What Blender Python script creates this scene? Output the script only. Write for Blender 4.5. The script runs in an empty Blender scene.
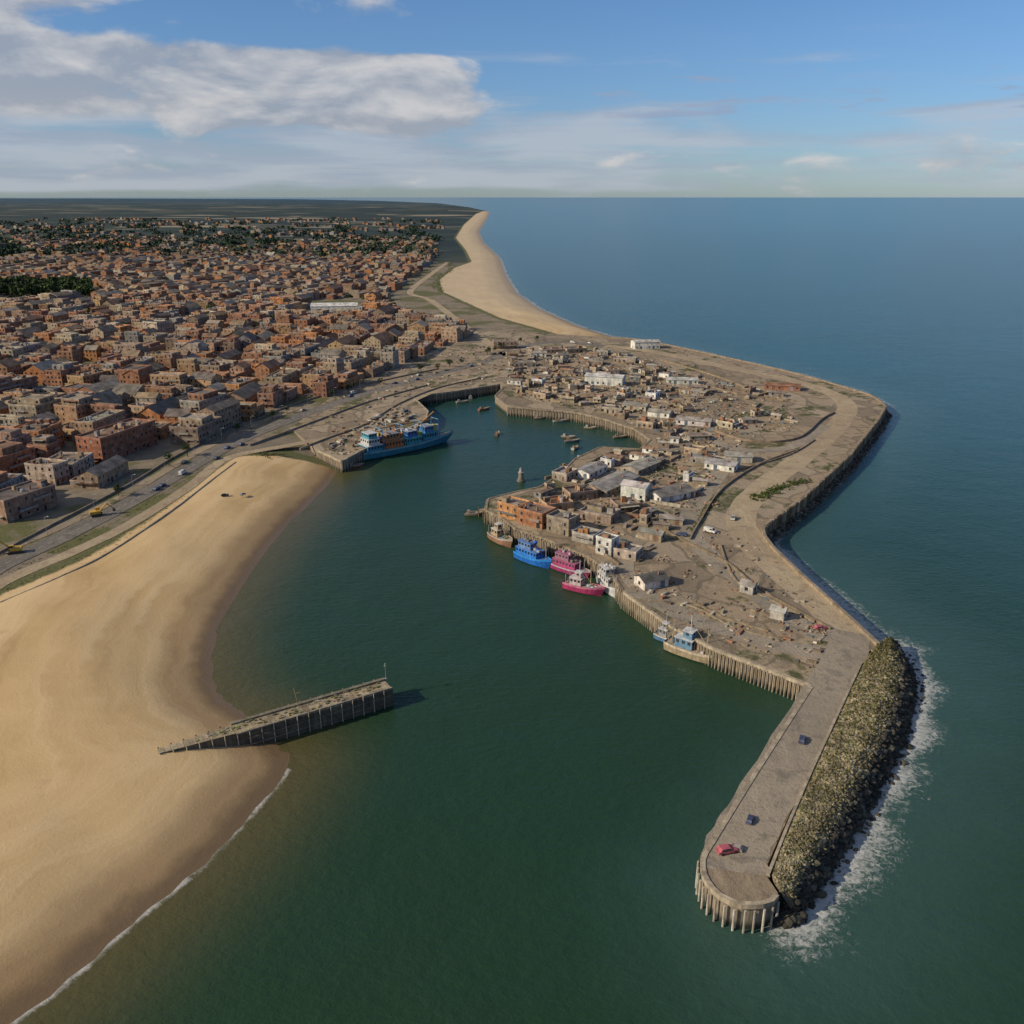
import bpy, math, random, numpy as np
random.seed(7); rng=np.random.default_rng(7)
R=random.random; U=random.uniform; CH=random.choice
# ------------------------------------------------------------------ survey
H=130.0; F=887.0; P=math.atan(316/F); CP,SP=math.cos(P),math.sin(P)
def G(u,v,z=0.0):
    xc=(u-512)/F; yc=-(v-512)/F
    dz=-SP+yc*CP; t=(H-z)/-dz
    return (xc*t,(CP+yc*SP)*t)
def PXM(v,z=6.0):
    yc=-(v-512)/F; t=(H-z)/(SP-yc*CP); return F/t
def GL(l,z=0.0): return [G(u,v,z) for u,v in l]
TZ=5.9; QZ=6.0
scene=bpy.context.scene
# ------------------------------------------------------------------ nodes
def newmat(name):
    m=bpy.data.materials.new(name); m.use_nodes=True; nt=m.node_tree
    return m,nt,nt.nodes['Principled BSDF']
def setin(nt,s,v):
    if v is None: return
    if isinstance(v,bpy.types.NodeSocket): nt.links.new(v,s)
    else:
        if isinstance(v,(tuple,list)) and s.type=='RGBA' and len(v)==3: v=(*v,1)
        s.default_value=v
def M(nt,op,a,b=None,c=None,cl=False):
    n=nt.nodes.new('ShaderNodeMath'); n.operation=op; n.use_clamp=cl
    setin(nt,n.inputs[0],a); setin(nt,n.inputs[1],b); setin(nt,n.inputs[2],c); return n.outputs[0]
def MIX(nt,f,a,b,bl='MIX'):
    n=nt.nodes.new('ShaderNodeMix'); n.data_type='RGBA'; n.blend_type=bl
    setin(nt,n.inputs[0],f); setin(nt,n.inputs[6],a); setin(nt,n.inputs[7],b); return n.outputs[2]
def SS(nt,x,lo,hi,a=0.0,b=1.0):
    n=nt.nodes.new('ShaderNodeMapRange'); n.interpolation_type='SMOOTHSTEP'
    setin(nt,n.inputs[0],x)
    for i,v in enumerate((lo,hi,a,b)): n.inputs[i+1].default_value=v
    return n.outputs[0]
def VM(nt,v,s,op='MULTIPLY'):
    n=nt.nodes.new('ShaderNodeVectorMath'); n.operation=op
    setin(nt,n.inputs[0],v); setin(nt,n.inputs[1],s); return n.outputs[0]
def NO(nt,vec,scale,detail=4,rough=.55,dist=0):
    n=nt.nodes.new('ShaderNodeTexNoise'); nt.links.new(vec,n.inputs['Vector'])
    n.inputs['Scale'].default_value=scale; n.inputs['Detail'].default_value=detail
    n.inputs['Roughness'].default_value=rough; n.inputs['Distortion'].default_value=dist
    return n.outputs['Fac']
def POS(nt): return nt.nodes.new('ShaderNodeNewGeometry').outputs['Position']
def SEP(nt,v):
    n=nt.nodes.new('ShaderNodeSeparateXYZ'); nt.links.new(v,n.inputs[0]); return n.outputs
def ATT(nt,name,o='Fac'):
    n=nt.nodes.new('ShaderNodeAttribute'); n.attribute_name=name; return n.outputs[o]
def BUMP(nt,h,strength,dist,normal=None):
    n=nt.nodes.new('ShaderNodeBump'); nt.links.new(h,n.inputs['Height'])
    n.inputs['Strength'].default_value=strength; n.inputs['Distance'].default_value=dist
    if normal: nt.links.new(normal,n.inputs['Normal'])
    return n.outputs[0]
def RAMP(nt,f,stops):
    n=nt.nodes.new('ShaderNodeValToRGB'); nt.links.new(f,n.inputs[0]); e=n.color_ramp.elements
    while len(e)<len(stops): e.new(.5)
    for i,(p,c) in enumerate(stops): e[i].position=p; e[i].color=(*c,1)
    return n.outputs[0]
def attmat(name,rough,nscale,lo,hi,spec=.3,streak=True,metal=0):
    m,nt,b=newmat(name); p=POS(nt); c=ATT(nt,'Col','Color')
    n1=NO(nt,p,nscale,6,.65); f=SS(nt,n1,.3,.72,lo,hi)
    if streak:
        n2=NO(nt,VM(nt,p,(1.2,1.2,.15)),1.0,3,.6); f=M(nt,'MULTIPLY',f,SS(nt,n2,.35,.65,.8,1.1))
    cc=nt.nodes.new('ShaderNodeCombineColor')
    for i in range(3): nt.links.new(f,cc.inputs[i])
    col=MIX(nt,1.0,c,cc.outputs[0],'MULTIPLY'); nt.links.new(col,b.inputs['Base Color'])
    b.inputs['Roughness'].default_value=rough; b.inputs['Specular IOR Level'].default_value=spec
    b.inputs['Metallic'].default_value=metal
    return m
WALL=attmat('stucco_and_brick',.9,.35,.55,1.1,.2)
ROOF=attmat('weathered_roof',.9,.22,.45,1.15,.2,False)
PAINT=attmat('weathered_paint',.5,.8,.7,1.1,.45)
STONE=attmat('rock',.9,.25,.4,1.35,.2,False)
GLASS,nt,b=newmat('window_glass'); b.inputs['Base Color'].default_value=(.02,.024,.03,1); b.inputs['Roughness'].default_value=.15
LEAF,nt,b=newmat('foliage'); c=ATT(nt,'Col','Color'); nt.links.new(c,b.inputs['Base Color']); b.inputs['Roughness'].default_value=.8
b.inputs['Specular IOR Level'].default_value=.15
MATS=[WALL,ROOF,PAINT,GLASS,STONE,LEAF]
W_,RF,PT,GS,ST,LF=range(6)
# ------------------------------------------------------------------ mesh builder
class MB:
    def __init__(s): s.v=[];s.f=[];s.m=[];s.c=[];s.set(0,0,0,0)
    def set(s,x,y,z=0,a=0,k=1.0): s.o=(x,y,z); s.ca=math.cos(a)*k; s.sa=math.sin(a)*k; s.k=k
    def P(s,p):
        x,y,z=p; s.v.append((s.o[0]+x*s.ca-y*s.sa,s.o[1]+x*s.sa+y*s.ca,s.o[2]+z*s.k)); return len(s.v)-1
    def face(s,pts,m,c): s.f.append([s.P(p) for p in pts]); s.m.append(m); s.c.append(c)
    def box(s,x0,x1,y0,y1,z0,z1,m=0,c=(.5,.5,.5),tm=None,tc=None):
        i=[s.P(p) for p in ((x0,y0,z0),(x1,y0,z0),(x1,y1,z0),(x0,y1,z0),(x0,y0,z1),(x1,y0,z1),(x1,y1,z1),(x0,y1,z1))]
        for q in ((0,1,5,4),(1,2,6,5),(2,3,7,6),(3,0,4,7)):
            s.f.append([i[k] for k in q]); s.m.append(m); s.c.append(c)
        s.f.append([i[k] for k in (4,5,6,7)]); s.m.append(m if tm is None else tm); s.c.append(c if tc is None else tc)
        s.f.append([i[k] for k in (3,2,1,0)]); s.m.append(m); s.c.append(c)
    def cyl(s,x,y,z0,z1,r0,r1=None,n=8,m=PT,c=(.5,.5,.5),cap=True):
        r1=r0 if r1 is None else r1
        a=[s.P((x+r0*math.cos(2*math.pi*i/n),y+r0*math.sin(2*math.pi*i/n),z0)) for i in range(n)]
        b=[s.P((x+r1*math.cos(2*math.pi*i/n),y+r1*math.sin(2*math.pi*i/n),z1)) for i in range(n)]
        for i in range(n):
            j=(i+1)%n; s.f.append([a[i],a[j],b[j],b[i]]); s.m.append(m); s.c.append(c)
        if cap: s.f.append(b); s.m.append(m); s.c.append(c)
    def tube(s,p,q,r,n=5,m=PT,c=(.3,.3,.3)):
        p=np.array(p,float);q=np.array(q,float);d=q-p;d/=np.linalg.norm(d)+1e-9
        a=np.cross(d,(0,0,1) if abs(d[2])<.9 else (1,0,0));a/=np.linalg.norm(a);b=np.cross(d,a)
        s.loft([[tuple(w+r*(a*math.cos(2*math.pi*i/n)+b*math.sin(2*math.pi*i/n))) for i in range(n)] for w in (p,q)],m,c,True)
    def loft(s,rings,m,c,closed=False,cap=False):
        I=[[s.P(p) for p in r] for r in rings]; n=len(I[0])
        for a,b in zip(I[:-1],I[1:]):
            for i in range(n if closed else n-1):
                j=(i+1)%n; s.f.append([a[i],a[j],b[j],b[i]]); s.m.append(m); s.c.append(c)
        if cap:
            for r in (I[0][::-1],I[-1]): s.f.append(r); s.m.append(m); s.c.append(c)
    def obj(s,name,loc=(0,0,0),rot=0,sc=1):
        me=bpy.data.meshes.new(name); me.from_pydata(s.v,[],s.f)
        for m in MATS: me.materials.append(m)
        me.polygons.foreach_set('material_index',s.m)
        a=me.attributes.new('Col','FLOAT_COLOR','CORNER')
        cnt=np.array([len(f) for f in s.f]); c=np.ones((len(s.f),4),dtype=np.float32); c[:,:3]=np.array(s.c,dtype=np.float32)[:,:3]
        a.data.foreach_set('color',np.repeat(c,cnt,axis=0).ravel()); me.update()
        return place(name,me,loc,rot,sc)
def place(name,me,loc=(0,0,0),rot=0,sc=1):
    o=bpy.data.objects.new(name,me); scene.collection.objects.link(o); o.location=loc; o.rotation_euler=(0,0,rot); o.scale=(sc,sc,sc); return o
def jit(c,a=.12):
    k=1+U(-a,a); return tuple(max(0,x*k*(1+U(-.04,.04))) for x in c)
def smooth(pts,n=6,closed=False):
    P_=[np.array(p,float) for p in pts]; out=[]
    N_=len(P_)
    for i in range(N_-1):
        p0=P_[max(i-1,0)];p1=P_[i];p2=P_[i+1];p3=P_[min(i+2,N_-1)]
        for k in range(n):
            t=k/n; out.append(.5*((2*p1)+(-p0+p2)*t+(2*p0-5*p1+4*p2-p3)*t*t+(-p0+3*p1-3*p2+p3)*t**3))
    out.append(P_[-1]); return out
def normals(pts):
    pts=np.array(pts); d=np.gradient(pts,axis=0); d/=np.linalg.norm(d,axis=1)[:,None]+1e-9
    return np.stack([-d[:,1],d[:,0]],1)
def resample(pts,step):
    pts=np.array(pts,float); L=np.r_[0,np.cumsum(np.linalg.norm(np.diff(pts,axis=0),axis=1))]
    s=np.arange(0,L[-1],step); return np.stack([np.interp(s,L,pts[:,0]),np.interp(s,L,pts[:,1])],1)
# ------------------------------------------------------------------ shapes of the coast (world metres)
far=[(-95000,70000),(-95000,-3000),(-500,-3000)]
shore=GL([(-120,1130),(5,1024),(60,985),(130,922),(200,865),(250,812),(280,777),(287,760),(276,747),(262,728),(238,713),(214,692),(210,655),(220,620),(240,585),(268,545),(298,513),(322,490),(337,468)])
shore=[tuple(p) for p in smooth(shore,4)]
shoreB=GL([(334,455),(350,446),(375,430),(392,412),(400,398),(412,386),(500,376),(540,362),(590,348),(612,337),(575,325),(540,309),(517,293),(506,275),(500,258),(484,243),(479,232),(487,219),(490,212),(470,207.5),(440,203.5),(380,201),(300,199.3),(100,198.5)])
LAND=np.array(shore+shoreB+far)
sandA=np.array(GL([(-400,900),(-100,660),(0,597),(60,572),(110,547),(170,507),(215,472),(238,457),(280,455),(325,458),(360,470),(500,700),(450,1400),(-600,1400)],5.5))
sandB=np.array(GL([(443,292),(440,280),(455,268),(472,262),(466,250),(456,238),(464,225),(476,214),(484,211),(700,211),(700,335),(620,345),(560,335),(500,318)],5.5))
def seg_dist(pts,poly,closed=True):
    d=np.full(len(pts),1e12); n=len(poly)
    for i in range(n if closed else n-1):
        a=poly[i];b=poly[(i+1)%n];ab=b-a;L=ab@ab+1e-9
        t=np.clip(((pts-a)@ab)/L,0,1); q=pts-a-t[:,None]*ab
        d=np.minimum(d,(q**2).sum(1))
    return np.sqrt(d)
def inside(pts,poly):
    r=np.zeros(len(pts),bool); n=len(poly); x,y=pts[:,0],pts[:,1]
    for i in range(n):
        x1,y1=poly[i];x2,y2=poly[(i+1)%n]
        if y1==y2: continue
        c=((y1>y)!=(y2>y))&(x<(x2-x1)*(y-y1)/(y2-y1)+x1); r^=c
    return r
def sdist(pts,poly):
    d=seg_dist(pts,poly); return np.where(inside(pts,poly),d,-d)
quay_px=[(318,450),(342,461),(362,450),(398,434),(425,420),(428,411),(412,396),(455,391),(500,384),(503,388),(495,396),(508,406),(540,409),(575,412),(605,419),(635,429),(651,440),(640,449),(600,447),(575,459),(560,474),(540,487),(515,492),(488,499),(486,510),(500,516),(515,528),(552,541),(590,557),(610,572),(624,592),(670,625),(715,649),(760,666),(812,686),
 (757,771),(703,858),(703,872),(710,886),(724,898),(742,904),(760,904),(773,900),(778,893),(764,872),(811,765),(864,655),(878,646),(850,620),(800,575),(773,549),(764,537),(763,529),(770,522),(800,501),(850,455),(880,417),(885,407),(878,400),(862,393),(800,375),(740,361),(690,350),(640,340),(600,337),(545,333),(500,328),(440,345),(380,372),(330,398),(290,428)]
QUAY=np.array(GL(quay_px,QZ))
def axis(lo,hi,step,endlo,endhi,g):
    a=list(np.arange(lo,hi+.01,step)); s=step
    while a[-1]<endhi: s*=g; a.append(a[-1]+s)
    s=step
    while a[0]>endlo: s*=g; a.insert(0,a[0]-s)
    return np.array(a)
def grid(name,xs,ys,zf,attrs,keep=None):
    X,Y=np.meshgrid(xs,ys); pts=np.stack([X.ravel(),Y.ravel()],1)
    A=attrs(pts); Z=zf(pts,A); V=np.c_[pts,Z]
    nx,ny=len(xs),len(ys); i=np.arange((ny-1)*(nx-1)); r=i//(nx-1); c=i%(nx-1); a=r*nx+c
    q=np.stack([a,a+1,a+nx+1,a+nx],1)
    if keep is not None:
        k=keep(A)[q].any(1); q=q[k]
        used=np.zeros(len(V),bool); used[q.ravel()]=True; mp=np.cumsum(used)-1; q=mp[q]; V=V[used]; A={n:v[used] for n,v in A.items()}
    me=bpy.data.meshes.new(name); me.vertices.add(len(V)); me.vertices.foreach_set('co',V.astype(np.float32).ravel())
    me.loops.add(q.size); me.loops.foreach_set('vertex_index',q.astype(np.int32).ravel())
    me.polygons.add(len(q)); me.polygons.foreach_set('loop_start',np.arange(0,q.size,4,dtype=np.int32))
    me.update(calc_edges=True)
    me.polygons.foreach_set('use_smooth',np.ones(len(q),bool))
    for n,v in A.items():
        at=me.attributes.new(n,'FLOAT','POINT'); at.data.foreach_set('value',v.astype(np.float32))
    me.validate(); return place(name,me)
# ---- terrain
def t_attr(p):
    return dict(d=sdist(p,LAND),ds=np.maximum(sdist(p,sandA),sdist(p,sandB)))
def wob(p,s,k=0): return np.sin(p[:,0]/s+k)*np.cos(p[:,1]/(s*1.3)+k*2)+.5*np.sin((p[:,0]+p[:,1])/(s*.6)+k)
def t_z(p,A):
    d=A['d']; t=np.clip(d/45,0,1); z=TZ*(1-(1-t)**1.7)
    rel=np.clip(d/12,0,1)*np.clip(A['ds']/10,0,1)*(.32*wob(p,21)+.14*wob(p,7,2))*(p[:,1]<1500)
    z=z+rel
    return np.where(d>0,z,np.maximum(-4,d*.07))
ys=axis(84,1000,4,-400,78000,1.03); xs=axis(-250,70,4,-88000,3000,1.035)
terrain=grid('terrain',xs,ys,t_z,t_attr,keep=lambda A:A['d']>-45)
m,nt,b=newmat('sand_and_soil'); p=POS(nt); sp=SEP(nt,p)
d=ATT(nt,'d'); ds=ATT(nt,'ds')
nb=NO(nt,p,.02,5,.6); nm=NO(nt,p,.12,6,.6); nf=NO(nt,p,1.3,6,.7)
cb=nt.nodes.new('ShaderNodeCombineXYZ'); nt.links.new(M(nt,'MULTIPLY',M(nt,'ADD',d,M(nt,'MULTIPLY',nb,30)),.11),cb.inputs[0]); nt.links.new(M(nt,'MULTIPLY',sp[1],.006),cb.inputs[1])
band=NO(nt,cb.outputs[0],1.0,5,.6)
sand=MIX(nt,SS(nt,nb,.35,.65),(.47,.315,.145),(.57,.40,.20))
sand=MIX(nt,SS(nt,band,.42,.66,0,.6),sand,(.65,.475,.265))
sand=MIX(nt,SS(nt,band,.42,.30,0,.55),sand,(.37,.245,.115))
sand=MIX(nt,SS(nt,nf,.55,.8,0,.25),sand,(.33,.23,.12))
sand=MIX(nt,SS(nt,nm,.6,.78,0,.4),sand,(.34,.24,.125))
dw=M(nt,'ADD',d,M(nt,'MULTIPLY',M(nt,'SUBTRACT',nm,.5),6.0))
damp=SS(nt,dw,18,8); sand=MIX(nt,M(nt,'MULTIPLY',damp,.65),sand,(.24,.155,.08))
wet=SS(nt,dw,7,1.5); sand=MIX(nt,M(nt,'MULTIPLY',wet,.75),sand,(.11,.073,.04))
soil=MIX(nt,SS(nt,nm,.35,.65),(.18,.145,.10),(.27,.215,.15)); soil=MIX(nt,SS(nt,nf,.4,.7,0,.5),soil,(.12,.105,.078))
grass=MIX(nt,SS(nt,nf,.35,.65),(.07,.08,.026),(.15,.135,.055))
soil=MIX(nt,SS(nt,M(nt,'ADD',nb,M(nt,'MULTIPLY',nm,.3)),.64,.72),soil,grass)
vo=nt.nodes.new('ShaderNodeTexVoronoi'); nt.links.new(VM(nt,p,(1/420,1/260,0)),vo.inputs['Vector']); vo.inputs['Scale'].default_value=1
fc=SEP(nt,vo.outputs['Color'])
fld=RAMP(nt,fc[0],[(0,(.018,.034,.03)),(.4,(.035,.05,.034)),(.6,(.055,.065,.042)),(.72,(.03,.045,.034)),(.82,(.26,.22,.15))])
woods=NO(nt,VM(nt,p,(1/1200,1/300,0)),1,6,.65); fld=MIX(nt,SS(nt,woods,.46,.56),(.013,.027,.027),fld)
fld=MIX(nt,SS(nt,sp[1],6000,26000,0,.85),fld,(.02,.06,.09))  # aerial haze painted into the field colour, bluer with distance
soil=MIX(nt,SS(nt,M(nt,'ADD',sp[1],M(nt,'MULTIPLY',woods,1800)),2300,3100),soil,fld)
dsn=M(nt,'ADD',ds,M(nt,'MULTIPLY',M(nt,'SUBTRACT',nm,.5),5.0))
strip_=M(nt,'MULTIPLY',SS(nt,dsn,-9,-5),SS(nt,nf,.2,.4))
soil=MIX(nt,strip_,soil,grass)
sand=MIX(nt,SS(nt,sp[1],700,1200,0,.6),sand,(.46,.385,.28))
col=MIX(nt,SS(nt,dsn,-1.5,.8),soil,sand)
nt.links.new(col,b.inputs['Base Color']); nt.links.new(SS(nt,dw,4,.5,.9,.35),b.inputs['Roughness']); b.inputs['Specular IOR Level'].default_value=.25
nt.links.new(BUMP(nt,M(nt,'ADD',M(nt,'MULTIPLY',nf,.6),M(nt,'MULTIPLY',band,1.5)),.4,.4),b.inputs['Normal'])
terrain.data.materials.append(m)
# ---- sea
outer_px=[(612,337),(640,340),(690,350),(740,361),(800,375),(862,393),(887,408),(852,458),(802,504),(766,535),(802,575),(852,618),(884,642),(905,650),(921,685),(910,740),(885,790),(852,850),(826,892),(798,928)]
OUT=np.array(GL(outer_px,0)) 
BEA=np.array(shore)[:26]; FARB=np.array(GL([(612,337),(575,325),(540,309),(517,293),(506,275),(500,258),(484,243)]))
def s_attr(p):
    near=(p[:,1]<3000)&(abs(p[:,0])<1500)
    do=np.full(len(p),999.);db=do.copy()
    q=p[near]; do[near]=np.minimum(seg_dist(q,OUT,False),seg_dist(q,FARB,False)*1.3); db[near]=seg_dist(q,BEA,False)
    dbe=np.full(len(p),999.); dbe[near]=seg_dist(q,np.array(shore),False)
    return dict(douter=do,dbeach=db,dsand=dbe)
xs=axis(-230,330,3.2,-90000,90000,1.06); ys=axis(84,760,3.2,-3000,90000,1.04)
sea=grid('sea_water',xs,ys,lambda p,A:np.zeros(len(p)),s_attr)
m,nt,b=newmat('sea_water'); p=POS(nt); sp=SEP(nt,p)
do=ATT(nt,'douter'); db=ATT(nt,'dbeach'); dsd=ATT(nt,'dsand')
n0=NO(nt,VM(nt,p,(.006,.01,0)),1,4,.6); n1=NO(nt,p,.06,5,.6); n2=NO(nt,VM(nt,p,(.35,.6,1)),1,5,.6,.3)
n3=NO(nt,VM(nt,p,(1.6,2.6,1)),1,3,.6)
k=M(nt,'ADD',M(nt,'MULTIPLY',sp[0],1.3),sp[1])
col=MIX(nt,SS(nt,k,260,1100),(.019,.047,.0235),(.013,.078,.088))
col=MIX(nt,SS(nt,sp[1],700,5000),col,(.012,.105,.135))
col=MIX(nt,SS(nt,n0,.4,.65,0,.3),col,(.014,.05,.038))
shal=M(nt,'POWER',SS(nt,dsd,38,0),2.2)
col=MIX(nt,M(nt,'MULTIPLY',shal,.8),col,(.10,.082,.032))
turb=SS(nt,M(nt,'ADD',do,M(nt,'MULTIPLY',n1,-20)),40,-8,0,.45)
col=MIX(nt,turb,col,(.06,.12,.115))
fn=NO(nt,p,.7,9,.8,1.0); fn2=NO(nt,VM(nt,p,(.05,.05,0)),1,3,.5)
reach=SS(nt,fn2,.3,.62,5,14)
fo=M(nt,'SUBTRACT',1.0,M(nt,'DIVIDE',do,reach),cl=True)
foam=SS(nt,M(nt,'ADD',M(nt,'MULTIPLY',fo,.40),fn),.66,.92)
foam=M(nt,'MULTIPLY',M(nt,'MULTIPLY',foam,SS(nt,fo,0,.3)),.75)
wv=M(nt,'ADD',db,M(nt,'MULTIPLY',M(nt,'SUBTRACT',fn,.5),3.0))
line=M(nt,'MULTIPLY',SS(nt,wv,2.0,.6),SS(nt,n1,.32,.5,.3,1))
foam=M(nt,'MAXIMUM',foam,M(nt,'MULTIPLY',line,.72))
col=MIX(nt,foam,col,(.58,.57,.54))
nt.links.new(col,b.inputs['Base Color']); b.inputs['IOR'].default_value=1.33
nt.links.new(M(nt,'ADD',M(nt,'MULTIPLY',foam,.5),.2),b.inputs['Roughness'])
nt.links.new(SS(nt,sp[1],300,3000,.25,.16),b.inputs['Specular IOR Level'])
hgt=M(nt,'ADD',M(nt,'MULTIPLY',n2,.55),M(nt,'ADD',M(nt,'MULTIPLY',n3,.14),M(nt,'MULTIPLY',n1,1.2)))
nt.links.new(BUMP(nt,hgt,.5,1.0),b.inputs['Normal'])
sea.data.materials.append(m)
# ------------------------------------------------------------------ quay platform
def groundmat(name,c1,c2,c3,gr=.7,seed=0,plots=False):
    m,nt,b=newmat(name); p=VM(nt,POS(nt),(seed,seed*2,0),'ADD')
    a=NO(nt,p,.035,6,.65); c=NO(nt,p,.16,6,.7,.4); f=NO(nt,p,1.1,5,.7)
    tr=NO(nt,VM(nt,p,(.25,.03,1)),1,5,.65,1.2)
    col=MIX(nt,SS(nt,a,.38,.62),c1,c2); col=MIX(nt,SS(nt,c,.48,.66,0,.85),col,c3)
    col=MIX(nt,SS(nt,tr,.55,.7,0,.5),col,tuple(x*1.3 for x in c2))
    if plots:
        wp=nt.nodes.new('ShaderNodeTexNoise'); wp.inputs['Scale'].default_value=.05; nt.links.new(p,wp.inputs['Vector'])
        pp=VM(nt,VM(nt,p,VM(nt,wp.outputs['Color'],(14,14,0)),'ADD'),(1/17,1/23,0))
        for ft in ('F1','DISTANCE_TO_EDGE'):
            v=nt.nodes.new('ShaderNodeTexVoronoi'); v.feature=ft; v.inputs['Scale'].default_value=1; nt.links.new(pp,v.inputs['Vector'])
            if ft=='F1':
                s_=SEP(nt,v.outputs['Color']); col=MIX(nt,SS(nt,s_[0],.35,.9,0,.55),col,(.16,.13,.095)); col=MIX(nt,SS(nt,s_[1],.6,.9,0,.45),col,(.40,.33,.235))
            else: col=MIX(nt,M(nt,'MULTIPLY',SS(nt,v.outputs['Distance'],.045,.02),.55),col,(.11,.09,.065))
    col=MIX(nt,SS(nt,f,.5,.75,0,.55),col,tuple(x*.45 for x in c1))
    gg=M(nt,'MULTIPLY',SS(nt,a,gr-.06,gr),SS(nt,c,.35,.55)); col=MIX(nt,gg,col,(.075,.08,.032))
    nt.links.new(col,b.inputs['Base Color']); b.inputs['Roughness'].default_value=.92; b.inputs['Specular IOR Level'].default_value=.2
    nt.links.new(BUMP(nt,M(nt,'ADD',f,c),.6,.4),b.inputs['Normal']); return m
DIRT=groundmat('harbour_dirt',(.27,.205,.135),(.35,.27,.18),(.17,.137,.098),.60,0,True)
ROAD=groundmat('worn_asphalt',(.25,.212,.16),(.31,.26,.195),(.18,.155,.122),.9,31)
ASPH=groundmat('dark_asphalt',(.16,.142,.12),(.20,.175,.145),(.11,.10,.088),.9,77)
TRACK=groundmat('sandy_track',(.33,.255,.165),(.40,.315,.205),(.25,.19,.13),.8,12)
QW,nt,b=newmat('quay_wall_concrete'); p=POS(nt); z=SEP(nt,p)[2]
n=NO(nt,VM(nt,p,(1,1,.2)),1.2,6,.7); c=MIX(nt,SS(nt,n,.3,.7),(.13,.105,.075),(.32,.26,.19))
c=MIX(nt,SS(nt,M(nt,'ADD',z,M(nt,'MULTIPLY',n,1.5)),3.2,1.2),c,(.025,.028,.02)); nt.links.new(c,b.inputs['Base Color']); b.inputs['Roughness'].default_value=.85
me=bpy.data.meshes.new('harbour_quay'); n=len(QUAY)
vs=[(x,y,QZ) for x,y in QUAY]+[(x,y,-4) for x,y in QUAY]
me.from_pydata(vs,[],[list(range(n))]+[[i,i+n,(i+1)%n+n,(i+1)%n] for i in range(n)])
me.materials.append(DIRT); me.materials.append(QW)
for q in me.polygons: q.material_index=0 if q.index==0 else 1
me.update(); place('harbour_quay',me)
def strip(name,px,w,mat,z=QZ+.04,n=6,w2=None):
    P_=np.array(smooth(GL(px,z),n)); N_=normals(P_); ww=np.linspace(w,w2 or w,len(P_))[:,None]/2
    ww=ww*(1+.04*np.sin(np.arange(len(P_))*1.7))[:,None]
    A=P_+N_*ww; B=P_-N_*ww; k=len(P_)
    me=bpy.data.meshes.new(name); me.from_pydata([(*a,z) for a in A]+[(*a,z) for a in B],[],[[i+k,i+k+1,i+1,i] for i in range(k-1)])
    me.materials.append(mat); place(name,me); return P_
prom=[(600,345),(650,351),(740,370),(805,384),(845,402),(838,425),(805,455),(765,485),(742,512),(748,538),(785,575),(828,612),(848,640)]
strip('promenade_path',prom,12,TRACK,QZ+.03)
pier=strip('pier_road',[(852,632),(842,662),(797,742),(755,815),(736,850),(735,872)],11,ROAD,QZ+.06,w2=13)
strip('quay_road',[(632,588),(690,618),(740,634),(790,648),(850,655)],8,ROAD,QZ+.05)
strip('harbour_road',[(500,352),(540,372),(560,395),(620,402),(680,425),(735,448),(790,447),(825,425)],7,ROAD,QZ+.05)
strip('harbour_road',[(735,448),(715,480),(690,515),(700,545),(740,580),(800,625),(848,640)],8,ROAD,QZ+.07)
strip('harbour_road',[(690,515),(640,540),(625,565),(640,592)],6,ROAD,QZ+.09)
coast=[(-80,612),(0,566),(60,538),(130,502),(190,467),(240,440),(300,416),(360,395),(420,378),(480,363),(520,347),(560,342),(605,346)]
strip('coast_road',coast,10,ASPH,QZ+.05)
strip('sandy_track',[(-80,640),(0,584),(70,553),(130,524),(190,486),(228,458),(290,445),(350,432),(400,406),(450,385),(500,372)],6,TRACK,QZ+.02)
strip('gravel_verge',[(-80,596),(0,553),(60,527),(130,492),(185,459),(240,431),(300,407)],5,DIRT,QZ+.03)
strip('coast_track',[(500,350),(470,330),(430,300),(410,292),(430,275),(448,262)],9,TRACK,QZ+.03)
m,nt,b=newmat('faded_road_paint'); b.inputs['Base Color'].default_value=(.38,.36,.31,1); b.inputs['Roughness'].default_value=.8
lp=resample(smooth(GL(coast,QZ+.06)),5.0); N_=normals(lp); vs=[];fs=[]
for i in range(0,len(lp)-1):
    a,b_=lp[i],lp[i]+(lp[i+1]-lp[i])*.5
    k=len(vs)
    for q in (a-N_[i]*.12,b_-N_[i]*.12,b_+N_[i]*.12,a+N_[i]*.12): vs.append((*q,QZ+.056))
    fs.append([k,k+1,k+2,k+3])
me=bpy.data.meshes.new('road_markings'); me.from_pydata(vs,[],fs); me.materials.append(m); place('road_markings',me)
def wallmesh(mb,pts,th,z0,z1,m=W_,c=(.3,.26,.2),off=0):
    pts=np.array(pts); N_=normals(pts); pts=pts+N_*off
    mb.loft([[(*(q-nn*th/2),z0),(*(q-nn*th/2),z1),(*(q+nn*th/2),z1),(*(q+nn*th/2),z0)] for q,nn in zip(pts,N_)],m,c,True,True)
CONC=(.42,.35,.25)
def edge(i,j): return [tuple(QUAY[k]) for k in range(i,j+1)]
ix={p:i for i,p in enumerate(quay_px)}
def rng_e(a,b): return edge(ix[a],ix[b])
mb=MB(); e=resample(rng_e((624,592),(778,893)),2.0); wallmesh(mb,e,1.0,QZ-.8,QZ+.22,W_,CONC); 
mb.obj('pier_coping')
mb=MB(); wallmesh(mb,resample(smooth(rng_e((885,407),(600,337)),3),4),1.0,QZ-.5,QZ+.9,W_,(.30,.24,.18))
wallmesh(mb,resample(rng_e((878,646),(885,407)),3),1.2,QZ-1.2,QZ+1.0,W_,(.33,.26,.18)); mb.obj('sea_wall')
mb=MB(); wallmesh(mb,resample(GL([(768,876),(787,828),(813,768),(839,712),(863,660)],QZ),3),.6,QZ-.3,QZ+.55,W_,CONC); mb.obj('pier_parapet')
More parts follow.
